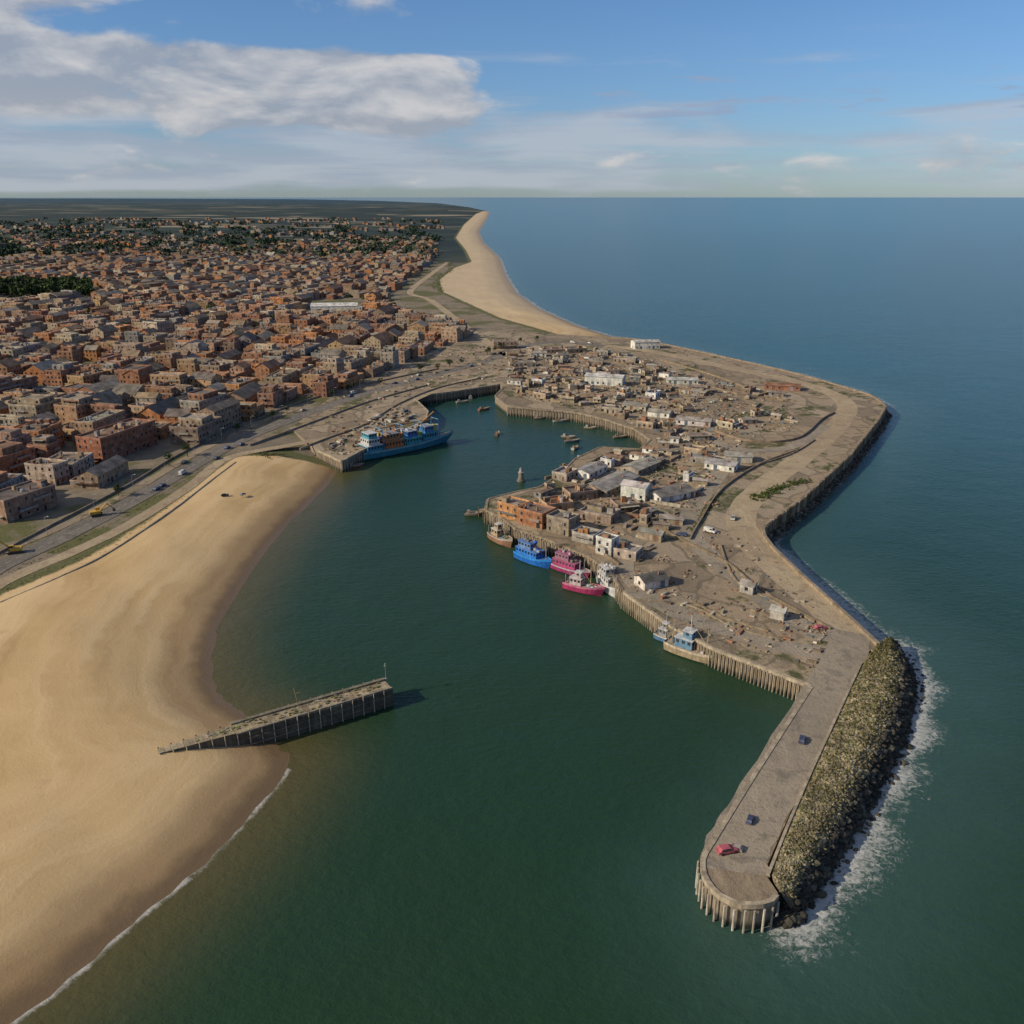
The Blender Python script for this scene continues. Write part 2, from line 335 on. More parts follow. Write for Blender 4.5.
mb=MB(); wallmesh(mb,resample(rng_e((318,450),(500,384)),2.5),1.0,QZ-1,QZ+.2,W_,CONC)
wallmesh(mb,resample(rng_e((503,388),(651,440)),2.5),1.0,QZ-1,QZ+.3,W_,(.32,.26,.19))
wallmesh(mb,resample(rng_e((651,440),(624,592)),2.5),.9,QZ-1,QZ+.25,W_,(.30,.24,.17)); mb.obj('quay_coping')
mb=MB()
def piles(pts,step,off,r,z1,cols,out=1,z0=-2):
    q=resample(pts,step); N_=normals(q)
    for a,nn in zip(q,N_):
        x,y=a+nn*off*out; mb.cyl(x+U(-.1,.1),y+U(-.1,.1),z0,z1+U(-.25,.15),r*U(.85,1.15),n=6,m=W_,c=jit(CH(cols),.2))
lt=[(.5,.45,.37),(.42,.37,.3),(.55,.5,.42)]; bw=[(.24,.18,.12),(.32,.25,.17),(.18,.14,.1)]; tn=[(.40,.32,.22),(.34,.27,.19),(.45,.38,.28)]
piles(rng_e((703,858),(778,893)),1.7,-.85,.24,QZ-.9,lt)
piles(rng_e((812,686),(703,858)),3.4,-.75,.2,QZ-.8,bw)
piles(rng_e((624,592),(812,686)),1.15,-.68,.17,QZ-.5,tn)
mb.obj('pier_piles')
mb=MB(); piles(rng_e((763,529),(885,407)),1.5,-.85,.3,QZ+1.0,bw+tn); piles(rng_e((318,450),(428,411)),2.5,-.7,.18,QZ-.6,tn)
piles(rng_e((412,396),(500,384)),2.2,-.7,.2,QZ-.3,bw+tn); piles(rng_e((488,499),(624,592)),2.0,-.7,.18,QZ-.3,bw+tn); piles(rng_e((508,406),(651,440)),2,-.7,.2,QZ-.4,bw+tn)
mb.obj('timber_piles')
# ------------------------------------------------------------------ rocks
import bmesh
bm=bmesh.new(); bmesh.ops.create_icosphere(bm,subdivisions=1,radius=1); IV=np.array([v.co[:] for v in bm.verts]); IF=[[v.index for v in f.verts] for f in bm.faces]; bm.free()
def rocks(name,items,cols):
    mb=MB()
    for (x,y,z,s) in items:
        sc=np.array([U(.7,1.3),U(.7,1.3),U(.5,.9)])*s; v=IV*sc*(1+rng.uniform(-.22,.22,(len(IV),1))); a=U(0,6.3)
        ca,sa=math.cos(a),math.sin(a); k=len(mb.v); c=jit(CH(cols),.25)
        for q in v: mb.v.append((x+q[0]*ca-q[1]*sa,y+q[0]*sa+q[1]*ca,z+q[2]))
        for f in IF: mb.f.append([i+k for i in f]); mb.m.append(ST); mb.c.append(c)
    return mb.obj(name)
inn=np.array(smooth(GL([(878,646),(864,662),(839,712),(813,768),(787,828),(772,872),(780,893)],QZ),8))
out=np.array(smooth(GL([(898,648),(916,682),(906,740),(880,792),(848,848),(821,888),(798,914)],0),8))
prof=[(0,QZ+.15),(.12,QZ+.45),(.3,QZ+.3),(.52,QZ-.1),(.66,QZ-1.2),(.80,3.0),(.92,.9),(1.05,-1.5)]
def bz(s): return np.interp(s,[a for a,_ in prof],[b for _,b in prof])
mb=MB(); mcol=[(.25,.205,.11),(.29,.24,.14),(.19,.165,.085),(.33,.275,.18),(.14,.135,.06)]
def par(a,n):
    L=np.r_[0,np.cumsum(np.linalg.norm(np.diff(a,axis=0),axis=1))]; s=np.linspace(0,L[-1],n); return np.stack([np.interp(s,L,a[:,0]),np.interp(s,L,a[:,1])],1)
NI=190; A_=par(inn,NI); B_=par(out,NI); NS=34; S=np.linspace(0,1.05,NS)
ringpts=[[(*(a+(b_-a)*s+np.array([U(-.25,.25),U(-.25,.25)])*(0<s<1)),float(bz(s)+U(-.22,.22)*min(1,s*8))) for s in S] for a,b_ in zip(A_,B_)]
for i in range(NI-1):
    for j in range(NS-1):
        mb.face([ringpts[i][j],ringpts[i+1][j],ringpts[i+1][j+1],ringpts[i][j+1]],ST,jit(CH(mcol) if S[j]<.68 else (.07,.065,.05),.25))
mb.face([ringpts[-1][j] for j in range(NS)],ST,(.15,.13,.1))
mb.obj('breakwater_mound')
items=[]
for _ in range(4200):
    i=random.randrange(NI); s=U(.05,.72); q=A_[i]+(B_[i]-A_[i])*s; items.append((q[0]+U(-.5,.5),q[1]+U(-.5,.5),float(bz(s))-.05,U(.14,.36)))
rocks('breakwater_stones',items,mcol+[(.3,.25,.17)])
items=[]
for _ in range(2200):
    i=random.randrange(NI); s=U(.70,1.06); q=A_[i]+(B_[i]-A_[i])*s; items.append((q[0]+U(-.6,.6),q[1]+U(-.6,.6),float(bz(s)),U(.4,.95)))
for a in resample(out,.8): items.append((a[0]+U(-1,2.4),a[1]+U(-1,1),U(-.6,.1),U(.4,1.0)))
for t in np.linspace(0,1,60):
    a=np.array(G(778,893,QZ))*(1-t)+np.array(G(798,914,0))*t
    for _ in range(3): items.append((a[0]+U(-1.5,1.5),a[1]+U(-2,.6),U(-.5,1.2),U(.5,1.1)))
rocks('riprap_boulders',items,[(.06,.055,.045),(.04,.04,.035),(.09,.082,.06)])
mb=MB()
for _ in range(1100):
    i=int(abs(math.sin(_*.37))*(NI-1)*R()); s=U(.04,.7); q=A_[i]+(B_[i]-A_[i])*s; x,y=q; z=float(bz(s))+.1
    for _k in range(3):
        a=U(0,6.3); h=U(.2,.45); mb.face([(x+U(-.5,.5)-math.cos(a)*.22,y+U(-.5,.5)-math.sin(a)*.22,z),(x+math.cos(a)*.22,y+math.sin(a)*.22,z),(x+U(-.3,.3),y+U(-.3,.3),z+h)],LF,jit(CH([(.12,.11,.04),(.18,.155,.07),(.09,.095,.035)]),.2))
mb.obj('breakwater_grass')
items=[]
for seg,wd in ((rng_e((878,646),(763,529)),4),(rng_e((763,529),(885,407)),3.2),(rng_e((885,407),(600,337)),5)):
    q=resample(seg,.9); N_=normals(q)
    for a,nn in zip(q,N_):
        for _ in range(2):
            t=R(); x,y=a-nn*(1.0+t*wd); items.append((x,y,(1-t)*2.8-.4,U(.5,1.1)))
rocks('sea_wall_boulders',items,[(.1,.09,.075),(.16,.14,.11),(.07,.065,.055)])
# ------------------------------------------------------------------ groyne
mb=MB(); ga=np.array(G(158,752,5.0)); gb=np.array(G(388,684,5.0)); L=np.linalg.norm(gb-ga); ang=math.atan2(*(gb-ga)[::-1])
wt=(.36,.29,.19)
n=40
rings=[]
for i in range(n+1):
    t=i/n; w=.9+2.2*min(1,t*1.8); z=4.95-.1*t
    rings.append([(t*L,-w,-2),(t*L,-w,z),(t*L,w,z+.1),(t*L,w,-2)])
mb.loft(rings,W_,(.15,.125,.09),True,True)
for i in range(n):
    t=i/n; w=.9+2.2*min(1,t*1.8); z=4.95-.1*t; x=t*L
    mb.box(x,x+L/n-.08,-w-.15,w+.15,z+.11,z+.22+U(0,.06),W_,jit(wt,.25))
    if i%2==0:
        mb.cyl(x+.3,-w-.35,-2,z+.5+U(-.1,.3),.15,n=6,m=W_,c=jit((.45,.39,.3),.2)); mb.cyl(x+.3,w+.35,-2,z+.6,.2,n=6,m=W_,c=jit((.25,.2,.15)))
for zz in (1.4,3.2): mb.box(L*.35,L,-3.32,-3.14,zz,zz+.28,W_,(.22,.18,.13))
mb.box(L*.3,L,1.9,2.9,5.12,5.6,W_,(.24,.21,.15)); mb.box(L*.3,L,-3.1,-2.6,5.2,5.5,W_,(.3,.26,.2))
for i in range(110):
    x=U(L*.12,L*.97); y=U(-1.8,1.8)*min(1,.4+x/L); s=U(.2,.55); mb.box(x,x+s*1.5,y,y+s,5.0,5.2+s*.4,ST,jit(CH([(.2,.2,.08),(.3,.26,.2),(.12,.14,.05)])))
mb.obj('timber_groyne',(ga[0],ga[1],0),ang)
mb=MB(); mb.cyl(0,0,4.9,5.6,.4,n=10,c=(.3,.3,.28)); mb.cyl(0,0,5.6,9.4,.12,.09,n=8,c=(.25,.24,.22)); mb.cyl(0,0,9.4,9.55,.4,n=10,c=(.2,.2,.2)); mb.cyl(0,0,9.55,10.1,.2,.2,n=8,c=(.1,.3,.15)); mb.cyl(0,0,10.1,10.3,.26,.05,n=8,c=(.15,.15,.15))
mb.tube((.15,0,5),(.15,0,9.4),.03); q=G(386,680,5); mb.obj('navigation_light',(q[0],q[1],0))
mb=MB(); mb.tube((0,0,3.5),(-1.2,0,11),.09,6,W_,(.35,.25,.15)); mb.tube((-.9,0,9.3),(.5,.2,9.6),.05,5,W_,(.3,.2,.12)); q=G(300,708,5); mb.obj('timber_mast',(q[0],q[1],0))
# ------------------------------------------------------------------ houses
WC=[(.36,.18,.105),(.28,.145,.09),(.42,.27,.15),(.46,.385,.29),(.36,.285,.2),(.30,.28,.25),(.39,.26,.18),(.33,.18,.11),(.27,.2,.145),(.46,.21,.09)]
RC=[(.25,.21,.16),(.31,.265,.21),(.19,.16,.135),(.14,.12,.105),(.38,.335,.27),(.25,.155,.10),(.31,.23,.15)]
def sides(x0,x1,y0,y1):
    return [((x0,y0),(1,0),(0,-1),x1-x0),((x1,y0),(0,1),(1,0),y1-y0),((x1,y1),(-1,0),(0,1),x1-x0),((x0,y1),(0,-1),(-1,0),y1-y0)]
def wq(mb,s,a0,a1,z0,z1,off,m,c):
    (ox,oy),(tx,ty),(nx,ny),_=s
    f=lambda a,z:(ox+tx*a+nx*off,oy+ty*a+ny*off,z); mb.face([f(a0,z0),f(a1,z0),f(a1,z1),f(a0,z1)],m,c)
def slab(mb,s,a0,a1,z0,z1,o,m,c):
    (ox,oy),(tx,ty),(nx,ny),_=s
    xs=sorted([ox+tx*a0,ox+tx*a1,ox+tx*a0+nx*o,ox+tx*a1+nx*o]); ys_=sorted([oy+ty*a0,oy+ty*a1,oy+ty*a0+ny*o,oy+ty*a1+ny*o])
    mb.box(xs[0],xs[-1],ys_[0],ys_[-1],z0,z1,m,c)
def block(mb,x0,x1,y0,y1,z0,fl,wc,rc,det,fh=3.0,roof='flat'):
    h=z0+fl*fh; mb.box(x0,x1,y0,y1,z0,h,W_,wc,RF,rc)
    tr=tuple(min(.7,c*1.2+.04) for c in wc)
    if roof=='flat' and det>0:
        t=.3;pz=h+U(.5,1.0)
        mb.box(x0-.06,x1+.06,y0-.06,y0+t,h+.002,pz,W_,tr);mb.box(x0-.06,x1+.06,y1-t,y1+.06,h+.002,pz,W_,tr)
        mb.box(x0-.06,x0+t,y0+t+.003,y1-t-.003,h+.002,pz,W_,tr);mb.box(x1-t,x1+.06,y0+t+.003,y1-t-.003,h+.002,pz,W_,tr)
    elif roof=='gable':
        o=.4;rh=min(x1-x0,y1-y0)*U(.2,.32)
        if x1-x0>y1-y0:
            ym=(y0+y1)/2
            mb.face([(x0-o,y0-o,h-.1),(x1+o,y0-o,h-.1),(x1+o,ym,h+rh),(x0-o,ym,h+rh)],RF,rc);mb.face([(x1+o,y1+o,h-.1),(x0-o,y1+o,h-.1),(x0-o,ym,h+rh),(x1+o,ym,h+rh)],RF,rc)
            for x in (x0,x1): mb.face([(x,y0,h),(x,y1,h),(x,ym,h+rh-.1)],W_,wc)
        else:
            xm=(x0+x1)/2
            mb.face([(x0-o,y1+o,h-.1),(x0-o,y0-o,h-.1),(xm,y0-o,h+rh),(xm,y1+o,h+rh)],RF,rc);mb.face([(x1+o,y0-o,h-.1),(x1+o,y1+o,h-.1),(xm,y1+o,h+rh),(xm,y0-o,h+rh)],RF,rc)
            for y in (y0,y1): mb.face([(x0,y,h),(x1,y,h),(xm,y,h+rh-.1)],W_,wc)
    if det==0: return h
    ww=U(.9,1.3)
    for si,s in enumerate(sides(x0,x1,y0,y1)):
        L=s[3]; nb=int(L/U(2.7,3.6))
        if nb<1: continue
        bal=det>1 and R()<.45
        for f in range(fl):
            zb=z0+f*fh
            if det>1 and f>0: wq(mb,s,0,L,zb-.12,zb+.08,.04,W_,tr)
            for k in range(nb):
                if R()<.18: continue
                a=(k+.5)*L/nb+U(-.2,.2); door=(f==0 and R()<.3)
                za,zc=(zb+.1,zb+2.3) if door else (zb+.95,zb+2.35)
                w2=ww/2*(1.5 if (f==0 and R()<.3) else 1)*U(.8,1.15)
                if det>1:
                    wq(mb,s,a-w2-.14,a+w2+.14,za-.1,zc+.14,.02,W_,tr)
                    if not door: slab(mb,s,a-w2-.2,a+w2+.2,za-.22,za-.1,.2,W_,tr)
                sh=R()
                wq(mb,s,a-w2,a+w2,za,zc,.045,GS if sh<.7 else PT,(.03,.03,.04) if sh<.7 else CH([(.3,.28,.24),(.15,.08,.05),(.08,.1,.09)]))
            if bal and f>0:
                a=U(.2,.6)*L; slab(mb,s,a,min(L,a+L*.35),zb-.1,zb+.06,1.2,W_,tr); 
                (ox,oy),(tx,ty),(nx,ny),_=s
                slab(mb,((ox+nx*1.1,oy+ny*1.1),(tx,ty),(nx,ny),L),a,min(L,a+L*.35),zb+.07,zb+1.0,.08,PT,jit((.3,.27,.24)))
        if det>1 and R()<.3: slab(mb,s,L*.1,L*.9,z0+2.6,z0+2.75,1.5,PT,jit(CH([(.4,.36,.3),(.3,.15,.09),(.2,.22,.22),(.35,.33,.3)])))
    return h
def clutter(mb,x0,x1,y0,y1,h,n):
    for _ in range(n):
        x=U(x0+1,max(x0+1.1,x1-3));y=U(y0+1,max(y0+1.1,y1-3)); k=R()
        if k<.35: s=U(1.5,3.2); hh=U(1.2,2.6); mb.box(x,x+s,y,y+s*U(.6,1),h+.004,h+hh,W_,jit(CH(WC)),RF,jit(CH(RC)))
        elif k<.6: mb.cyl(x,y,h,h+U(1,1.8),U(.5,.9),n=8,m=PT,c=jit(CH([(.4,.4,.38),(.12,.12,.12),(.25,.27,.28)])))
        elif k<.8: mb.box(x,x+.6,y,y+.6,h+.004,h+U(1,1.8),W_,jit((.3,.18,.12)))
        else: mb.box(x,x+U(1.5,3),y,y+U(1,2),h+.004,h+.35,RF,jit((.36,.33,.28)))
def house(mb,w,d,fl,det,wc=None,rc=None,roof=None,wings=True):
    wc=wc or jit(CH(WC)); rc=rc or jit(CH(RC)); roof=roof or ('gable' if R()<.28 else 'flat')
    if roof=='gable' and R()<.55: rc=jit(CH([RC[5],RC[6],RC[2]]))
    h=block(mb,-w/2,w/2,-d/2,d/2,0,fl,wc,rc,det,roof=roof)
    if det>0:
        if roof=='flat': clutter(mb,-w/2,w/2,-d/2,d/2,h,int(2+w*d/38))
        if wings and R()<.6 and w>9:
            f2=max(1,fl+CH([-2,-1,1])); a=U(.3,.6)*w; y=d/2+U(2,5)
            block(mb,-w/2+.4,-w/2+a,-d/2+.5,y,0,f2,jit(wc),jit(CH(RC)),det)
        if wings and R()<.4 and roof=='flat' and w>10:
            a=U(.3,.6)*w; block(mb,-a/2,a/2,-d/2+1.2,d/2-1.5,h+.01,1,jit(CH(WC)),jit(CH(RC)),det)
    elif R()<.5: mb.box(-w*.2,w*.15,-d*.2,d*.2,h+.01,h+2.2,W_,jit(CH(WC)),RF,rc)
TOWN=np.array(GL([(-260,690),(-5,532),(50,510),(95,498),(170,458),(245,424),(330,399),(400,378),(450,366),(498,354),(502,338),(455,324),(410,312),(392,297),(425,272),(440,255),(438,242),(452,226),(440,219),(-400,219)],TZ))
def uv_u(x,y,z=6):
    dep=y*CP+(H-z)*SP; return 512+F*x/dep, 512-F*((y*SP-(H-z)*CP)/dep)
th0=math.atan2(532,157)
ca,sa=math.cos(th0),math.sin(th0); org=np.array(G(0,560,TZ))
cand=[]
t=8.0
while t<3600:
    big=1 if t<500 else 1.1
    dp=U(9,17)*big; s=-200+U(0,20); blockend=s+U(60,130)
    while s<6500:
        w=(U(8,22) if R()<.8 else U(22,36))*big
        if s>blockend: s+=U(7,14); blockend=s+U(45,120)
        c=s+w/2
        bend=.12*math.sin(s/300+t/400)+.08*math.sin(s/90+t/60); tt=t+14*math.sin(s/260)+U(-2.5,2.5)
        x=org[0]+ca*c-sa*tt; y=org[1]+sa*c+ca*tt
        cand.append((x,y,w,dp*U(.65,1.1),th0+bend+U(-.12,.12))); s+=w+(U(0.5,2.5) if R()<.6 else U(3,9))
    t+=dp+(U(2.5,5) if R()<.5 else U(6,12))
pts=np.array([(c[0],c[1]) for c in cand]); ok=inside(pts,TOWN)&(seg_dist(pts,TOWN)>7)
gaps=[]
spec=[(120,452,40,15,4,72,(.33,.14,.085)),(22,512,24,14,3,66,(.32,.2,.15)),(8,470,22,14,3,70,(.42,.17,.09)),(205,412,26,14,3,70,(.33,.3,.26)),(240,390,24,14,2,75,(.45,.22,.1))]
spw=[(*G(u,v,TZ),w*.5) for u,v,w,*_ in spec]
mbf=MB(); near=0; names=['apartment_building','brick_house','town_house','terraced_house']
for i,c in enumerate(cand):
    if not ok[i]: continue
    x,y,w,dp,a=c; u,v=uv_u(x,y)
    if u<-60 or y<0: continue
    if abs(u-45)<52 and abs(v-291)<9: continue
    if abs(u-335)<28 and abs(v-308)<9: continue
    if any((x-a_)**2+(y-b_)**2<(r+6)**2 for a_,b_,r in spw): continue
    cl=math.sin(x/130+1)*math.cos(y/170)+.6*math.sin(x/57+y/83)+.5*math.sin(y/310-x/250)
    thin=float(np.clip((y-1500)/1500,0,1)); pr=thin*.97-cl*.35*(.25+thin*(1-thin)*3)+.0
    if R()<pr:
        if y<2600 and R()<.5: gaps.append((x,y))
        continue
    if y<950:
        fl=CH([1,2,2,3,3,4]) if y<700 else CH([1,2,2,3,3]); mb=MB(); house(mb,w,dp,fl,2 if y<600 else 1)
        mb.obj(names[0] if fl>3 else CH(names[1:]),(x,y,TZ-.05),a); near+=1
    else:
        mbf.set(x,y,TZ-.1,a); house(mbf,w,dp,CH([1,2,2,3,3]),1 if (y<1150) else 0)
mbf.obj('distant_town'); print('near houses',near,'far faces',len(mbf.f))
def shed(w,d,h,wc,rc,rh=1.5,doors=True):
    mb=MB(); hh=h; mb.box(-w/2,w/2,-d/2,d/2,0,hh,W_,wc)
    o=.4
    mb.face([(-w/2-o,-d/2-o,hh-.1),(w/2+o,-d/2-o,hh-.1),(w/2+o,0,hh+rh),(-w/2-o,0,hh+rh)],RF,rc)
    mb.face([(w/2+o,d/2+o,hh-.1),(-w/2-o,d/2+o,hh-.1),(-w/2-o,0,hh+rh),(w/2+o,0,hh+rh)],RF,rc)
    for x in (-w/2,w/2): mb.face([(x,-d/2,hh),(x,d/2,hh),(x,0,hh+rh-.1)],W_,wc)
    for s in sides(-w/2,w/2,-d/2,d/2):
        L=s[3]; nb=max(1,int(L/3.5))
        for k in range(nb):
            a=(k+.5)*L/nb
            if k%3==1: wq(mb,s,a-.9,a+.9,.05,min(h-.4,2.6),.03,PT,CH([(.12,.16,.2),(.2,.12,.08),(.3,.3,.3)]))
            elif R()<.7: wq(mb,s,a-.6,a+.6,1.1,min(h-.3,2.3),.03,GS,(.03,.03,.04)); slab(mb,s,a-.75,a+.75,.95,1.08,.12,W_,(.5,.48,.45))
    mb.box(w*.2,w*.2+.6,-d*.2,-d*.2+.6,hh,hh+rh+.6,W_,(.35,.2,.14)); return mb
WH=(.74,.71,.65); GY=(.33,.30,.26)
q=G(335,311,TZ); shed(52,26,7,WH,(.66,.64,.60),2.5).obj('white_market_hall',(q[0],q[1],TZ),math.radians(8))
for (u,v,w,d,fl,a,c) in spec:
    q=G(u,v,TZ); mb=MB(); house(mb,w,d,fl,2,jit(c,.05),None,'flat')
    mb.obj('apartment_building',(q[0],q[1],TZ-.02),math.radians(a))
HB=[(645,348,26,12,2,10,WH,(.5,.47,.42),'s'),(605,384,38,12,2,-18,WH,(.62,.59,.53),'s'),(682,383,30,10,1,-5,WH,(.5,.48,.45),'s'),(553,352,26,10,1,15,(.5,.44,.35),GY,'h'),(538,356,16,8,1,0,WH,GY,'s'),(575,352,22,9,1,20,(.4,.3,.2),GY,'h'),
(694,424,34,9,1,-20,WH,GY,'s'),(722,468,30,10,1,-30,WH,(.36,.35,.33),'s'),(738,460,26,9,1,-10,(.5,.44,.38),GY,'s'),(702,462,24,9,1,-12,(.38,.33,.28),GY,'h'),(612,487,62,12,1,52,(.33,.28,.23),(.3,.27,.24),'s'),(590,474,36,9,1,55,WH,(.34,.32,.3),'s'),
(636,497,26,11,2,-30,WH,(.55,.52,.47),'s'),(670,497,44,11,1,30,(.66,.62,.55),(.22,.2,.18),'s'),(514,516,26,10,2,-38,(.45,.21,.09),(.3,.22,.16),'h'),(537,523,30,10,2,-38,(.36,.17,.09),(.28,.2,.15),'h'),(556,508,28,10,1,20,(.42,.3,.18),(.28,.13,.07),'h'),
(563,531,26,9,2,-36,(.3,.24,.18),(.25,.22,.19),'h'),(587,540,24,9,1,-34,(.3,.28,.26),GY,'h'),(607,553,18,8,2,-38,(.6,.56,.5),(.5,.46,.4),'h'),(628,556,24,9,1,-30,(.4,.34,.27),(.3,.28,.25),'h'),(651,585,28,10,1,25,(.66,.61,.52),(.12,.11,.1),'s'),
(782,389,34,9,1,-15,(.38,.18,.11),(.3,.16,.1),'s'),(660,416,22,8,1,-25,WH,GY,'s'),(636,409,24,8,1,-25,(.5,.44,.35),GY,'s'),(612,412,22,8,1,-20,(.4,.33,.25),GY,'h'),(565,478,22,8,1,55,(.4,.33,.26),GY,'h'),(640,470,40,10,1,50,(.35,.29,.23),GY,'s'),(580,497,30,9,1,20,(.3,.22,.15),(.22,.18,.15),'h'),
(600,518,34,10,1,-30,(.3,.24,.18),(.3,.26,.22),'h'),(748,592,14,6,1,-40,(.5,.46,.4),GY,'s'),(778,618,14,5,1,-35,(.5,.46,.4),(.45,.42,.37),'s'),(522,366,26,9,1,10,(.4,.33,.26),GY,'h'),(590,364,26,9,1,-10,(.38,.3,.22),GY,'h'),(625,362,22,9,1,-15,(.45,.36,.28),GY,'h'),(505,348,24,10,2,8,(.35,.25,.18),GY,'h')]
occ=[]
for (u,v,wp,d,fl,a,c,rc,k) in HB:
    x,y=G(u,v,QZ); w=wp/PXM(v); occ.append((x,y,w*.6+3))
    if k=='s': shed(w,min(d,w*.7),3.0*fl,jit(c,.06),jit(rc,.1),1.3).obj('white_shed' if c==WH else 'harbour_shed',(x,y,QZ+.02),math.radians(a))
    else:
        mb=MB(); house(mb,w,min(d,w*.8),fl,2,jit(c,.06),jit(rc),'flat',False); mb.obj('harbour_house',(x,y,QZ+.02),math.radians(a))
DENSE=np.array(GL([(510,350),(600,350),(690,372),(790,395),(800,425),(740,440),(735,465),(690,510),(660,540),(640,565),(600,545),(520,520),(500,510),(560,485),(610,455),(655,445),(650,430),(600,412),(520,398),(510,385)],QZ))
lo,hi=DENSE.min(0),DENSE.max(0); cnt=0
roadpts=np.array([G(u,v,QZ) for u,v in prom])
TANS=[WC[3],WC[4],WC[5],WC[8],WC[4],(.33,.26,.18),(.4,.32,.22),(.36,.28,.2)]
for _ in range(1500):
    q=np.array([[U(lo[0],hi[0]),U(lo[1],hi[1])]])
    if not inside(q,DENSE)[0] or seg_dist(q,QUAY)[0]<6 or seg_dist(q,roadpts,False)[0]<9: continue
    x,y=q[0]; w=U(4,11); u,v=uv_u(x,y)
    if v<455 and u>700 and R()<.85: continue
    if v<450 and R()<.3: continue
    if any((x-a)**2+(y-b_)**2<(r*.85+w*.5)**2 for a,b_,r in occ): continue
    occ.append((x,y,w*.6+.5)); cnt+=1; c=jit(CH(TANS) if R()<.88 else WH)
    if R()<.6: shed(w,w*U(.45,.7),U(2.2,3.1),c,jit(CH([GY,(.26,.22,.18),(.38,.34,.28),(.28,.18,.12)])),U(.3,1.0)).obj('harbour_shed',(x,y,QZ+.02),math.radians(CH([-35,55,15,-20])+U(-8,8)))
    else:
        mb=MB(); house(mb,w,w*U(.5,.8),1,2,c,None,'flat',False); mb.obj('harbour_house',(x,y,QZ+.02),math.radians(CH([-35,55,15])+U(-8,8)))
    if cnt>135: break
mb=MB()
for pl,hh in [([(620,400),(680,417),(740,440),(795,440),(822,420),(835,413)],1.2),([(655,520),(672,535),(725,562),(760,590),(835,632)],.8),([(690,540),(700,522),(722,490),(760,465),(800,450)],1.0),([(520,392),(560,398),(600,402)],2.0),([(545,480),(580,470),(610,455),(650,452)],1.6),([(660,360),(720,378),(770,398),(800,402)],.9),([(515,372),(540,380),(580,378),(640,392),(700,400)],1.2),([(555,546),(590,548),(620,566)],1.0),([(600,500),(640,512),(665,520)],1.2),([(690,600),(725,618),(770,632)],.5),([(640,360),(650,375),(700,385),(740,395)],.8),([(740,470),(790,455),(815,440)],.7),
 ([(720,545),(735,580),(770,600),(815,622)],.6),([(640,600),(690,606),(735,628),(790,642)],.5)]:
    wallmesh(mb,resample(smooth(GL(pl,QZ)),2.5),.6,QZ,QZ+hh,W_,jit((.28,.22,.15)))
for _ in range(170):
    q=np.array([[U(lo[0],hi[0]),U(lo[1],hi[1])]])
    if not inside(q,DENSE)[0] or seg_dist(q,QUAY)[0]<12: continue
    x,y=q[0]; a=math.radians(CH([-35,55])+U(-12,12)); L_=U(5,14); dx,dy=math.cos(a)*L_/2,math.sin(a)*L_/2
    wallmesh(mb,[(x-dx,y-dy),(x,y),(x+dx,y+dy)],.35,QZ,QZ+U(.7,1.6),W_,jit(CH([(.28,.22,.15),(.4,.35,.28),(.2,.16,.11)])))
mb.obj('stone_wall')
mb=MB(); wallmesh(mb,resample(smooth(GL([(0,603),(60,577),(110,552),(170,512),(212,480),(236,462)],TZ)),3),.5,TZ-.6,TZ+.35,W_,(.36,.3,.22)); mb.obj('beach_wall')
mb=MB()
for pl in ([(-40,575),(60,522),(130,485),(180,455),(240,427),(300,403),(370,384),(440,369)],[(300,450),(325,440),(365,425),(400,404),(440,388),(490,377)],[(250,446),(310,424),(370,402),(430,385)]):
    wallmesh(mb,resample(smooth(GL(pl,TZ)),3),.5,TZ-.2,TZ+1.0,W_,jit((.32,.26,.18)))
mb.obj('retaining_wall')
mb=MB(); dcol=[(.36,.28,.19),(.22,.175,.125),(.42,.35,.26),(.14,.115,.085),(.5,.45,.37),(.3,.16,.1),(.3,.24,.17),(.26,.2,.14),(.17,.19,.2)]
def scat(poly,n,smin,smax,marg=2.5):
    poly=np.array(poly); lo,hi=poly.min(0),poly.max(0); q=np.c_[rng.uniform(lo[0],hi[0],n*3),rng.uniform(lo[1],hi[1],n*3)]
    q=q[inside(q,poly)&inside(q,QUAY)&(seg_dist(q,QUAY)>marg)][:n]
    for x,y in q:
        s=U(smin,smax)*(1 if R()<.8 else 1.7); mb.set(x,y,QZ,math.radians(CH([-35,55]))+U(-.3,.3)); mb.box(-s*U(.6,1.6),s,-s*.4,s*.4,0,s*U(.2,.8),CH([W_,RF,ST]),jit(CH(dcol),.25))
scat(DENSE,2600,.3,1.2); scat(GL([(600,560),(700,590),(780,610),(830,640),(810,670),(700,635),(620,585)],QZ),200,.2,.8,3); scat(GL([(430,350),(520,340),(530,380),(430,388),(330,440),(330,405)],QZ),320,.3,1.2); scat(GL([(325,448),(345,456),(395,430),(420,415),(400,405),(350,428)],QZ),200,.4,1.6,2)
scat(GL([(690,520),(760,545),(850,640),(790,640),(690,560)],QZ),120,.2,.7,4)
mb.obj('harbour_stores_and_debris')
items=[]
for _ in range(60):
    cx,cy=DENSE[random.randrange(len(DENSE))]*.25+np.array(G(U(560,760),U(380,560),QZ))*.75
    if not inside(np.array([[cx,cy]]),QUAY)[0] or seg_dist(np.array([[cx,cy]]),QUAY)[0]<6: continue
    for _ in range(14): items.append((cx+random.gauss(0,2),cy+random.gauss(0,2),QZ+U(0,.4),U(.25,.7)))
for (u,v) in [(815,628),(820,632),(690,575),(665,560)]:
    cx,cy=G(u,v,QZ)
    for _ in range(20): items.append((cx+random.gauss(0,1.3),cy+random.gauss(0,1.3),QZ+U(0,.5),U(.25,.6)))
rocks('rubble_heap',items,[(.32,.25,.17),(.24,.19,.13),(.33,.2,.13)])
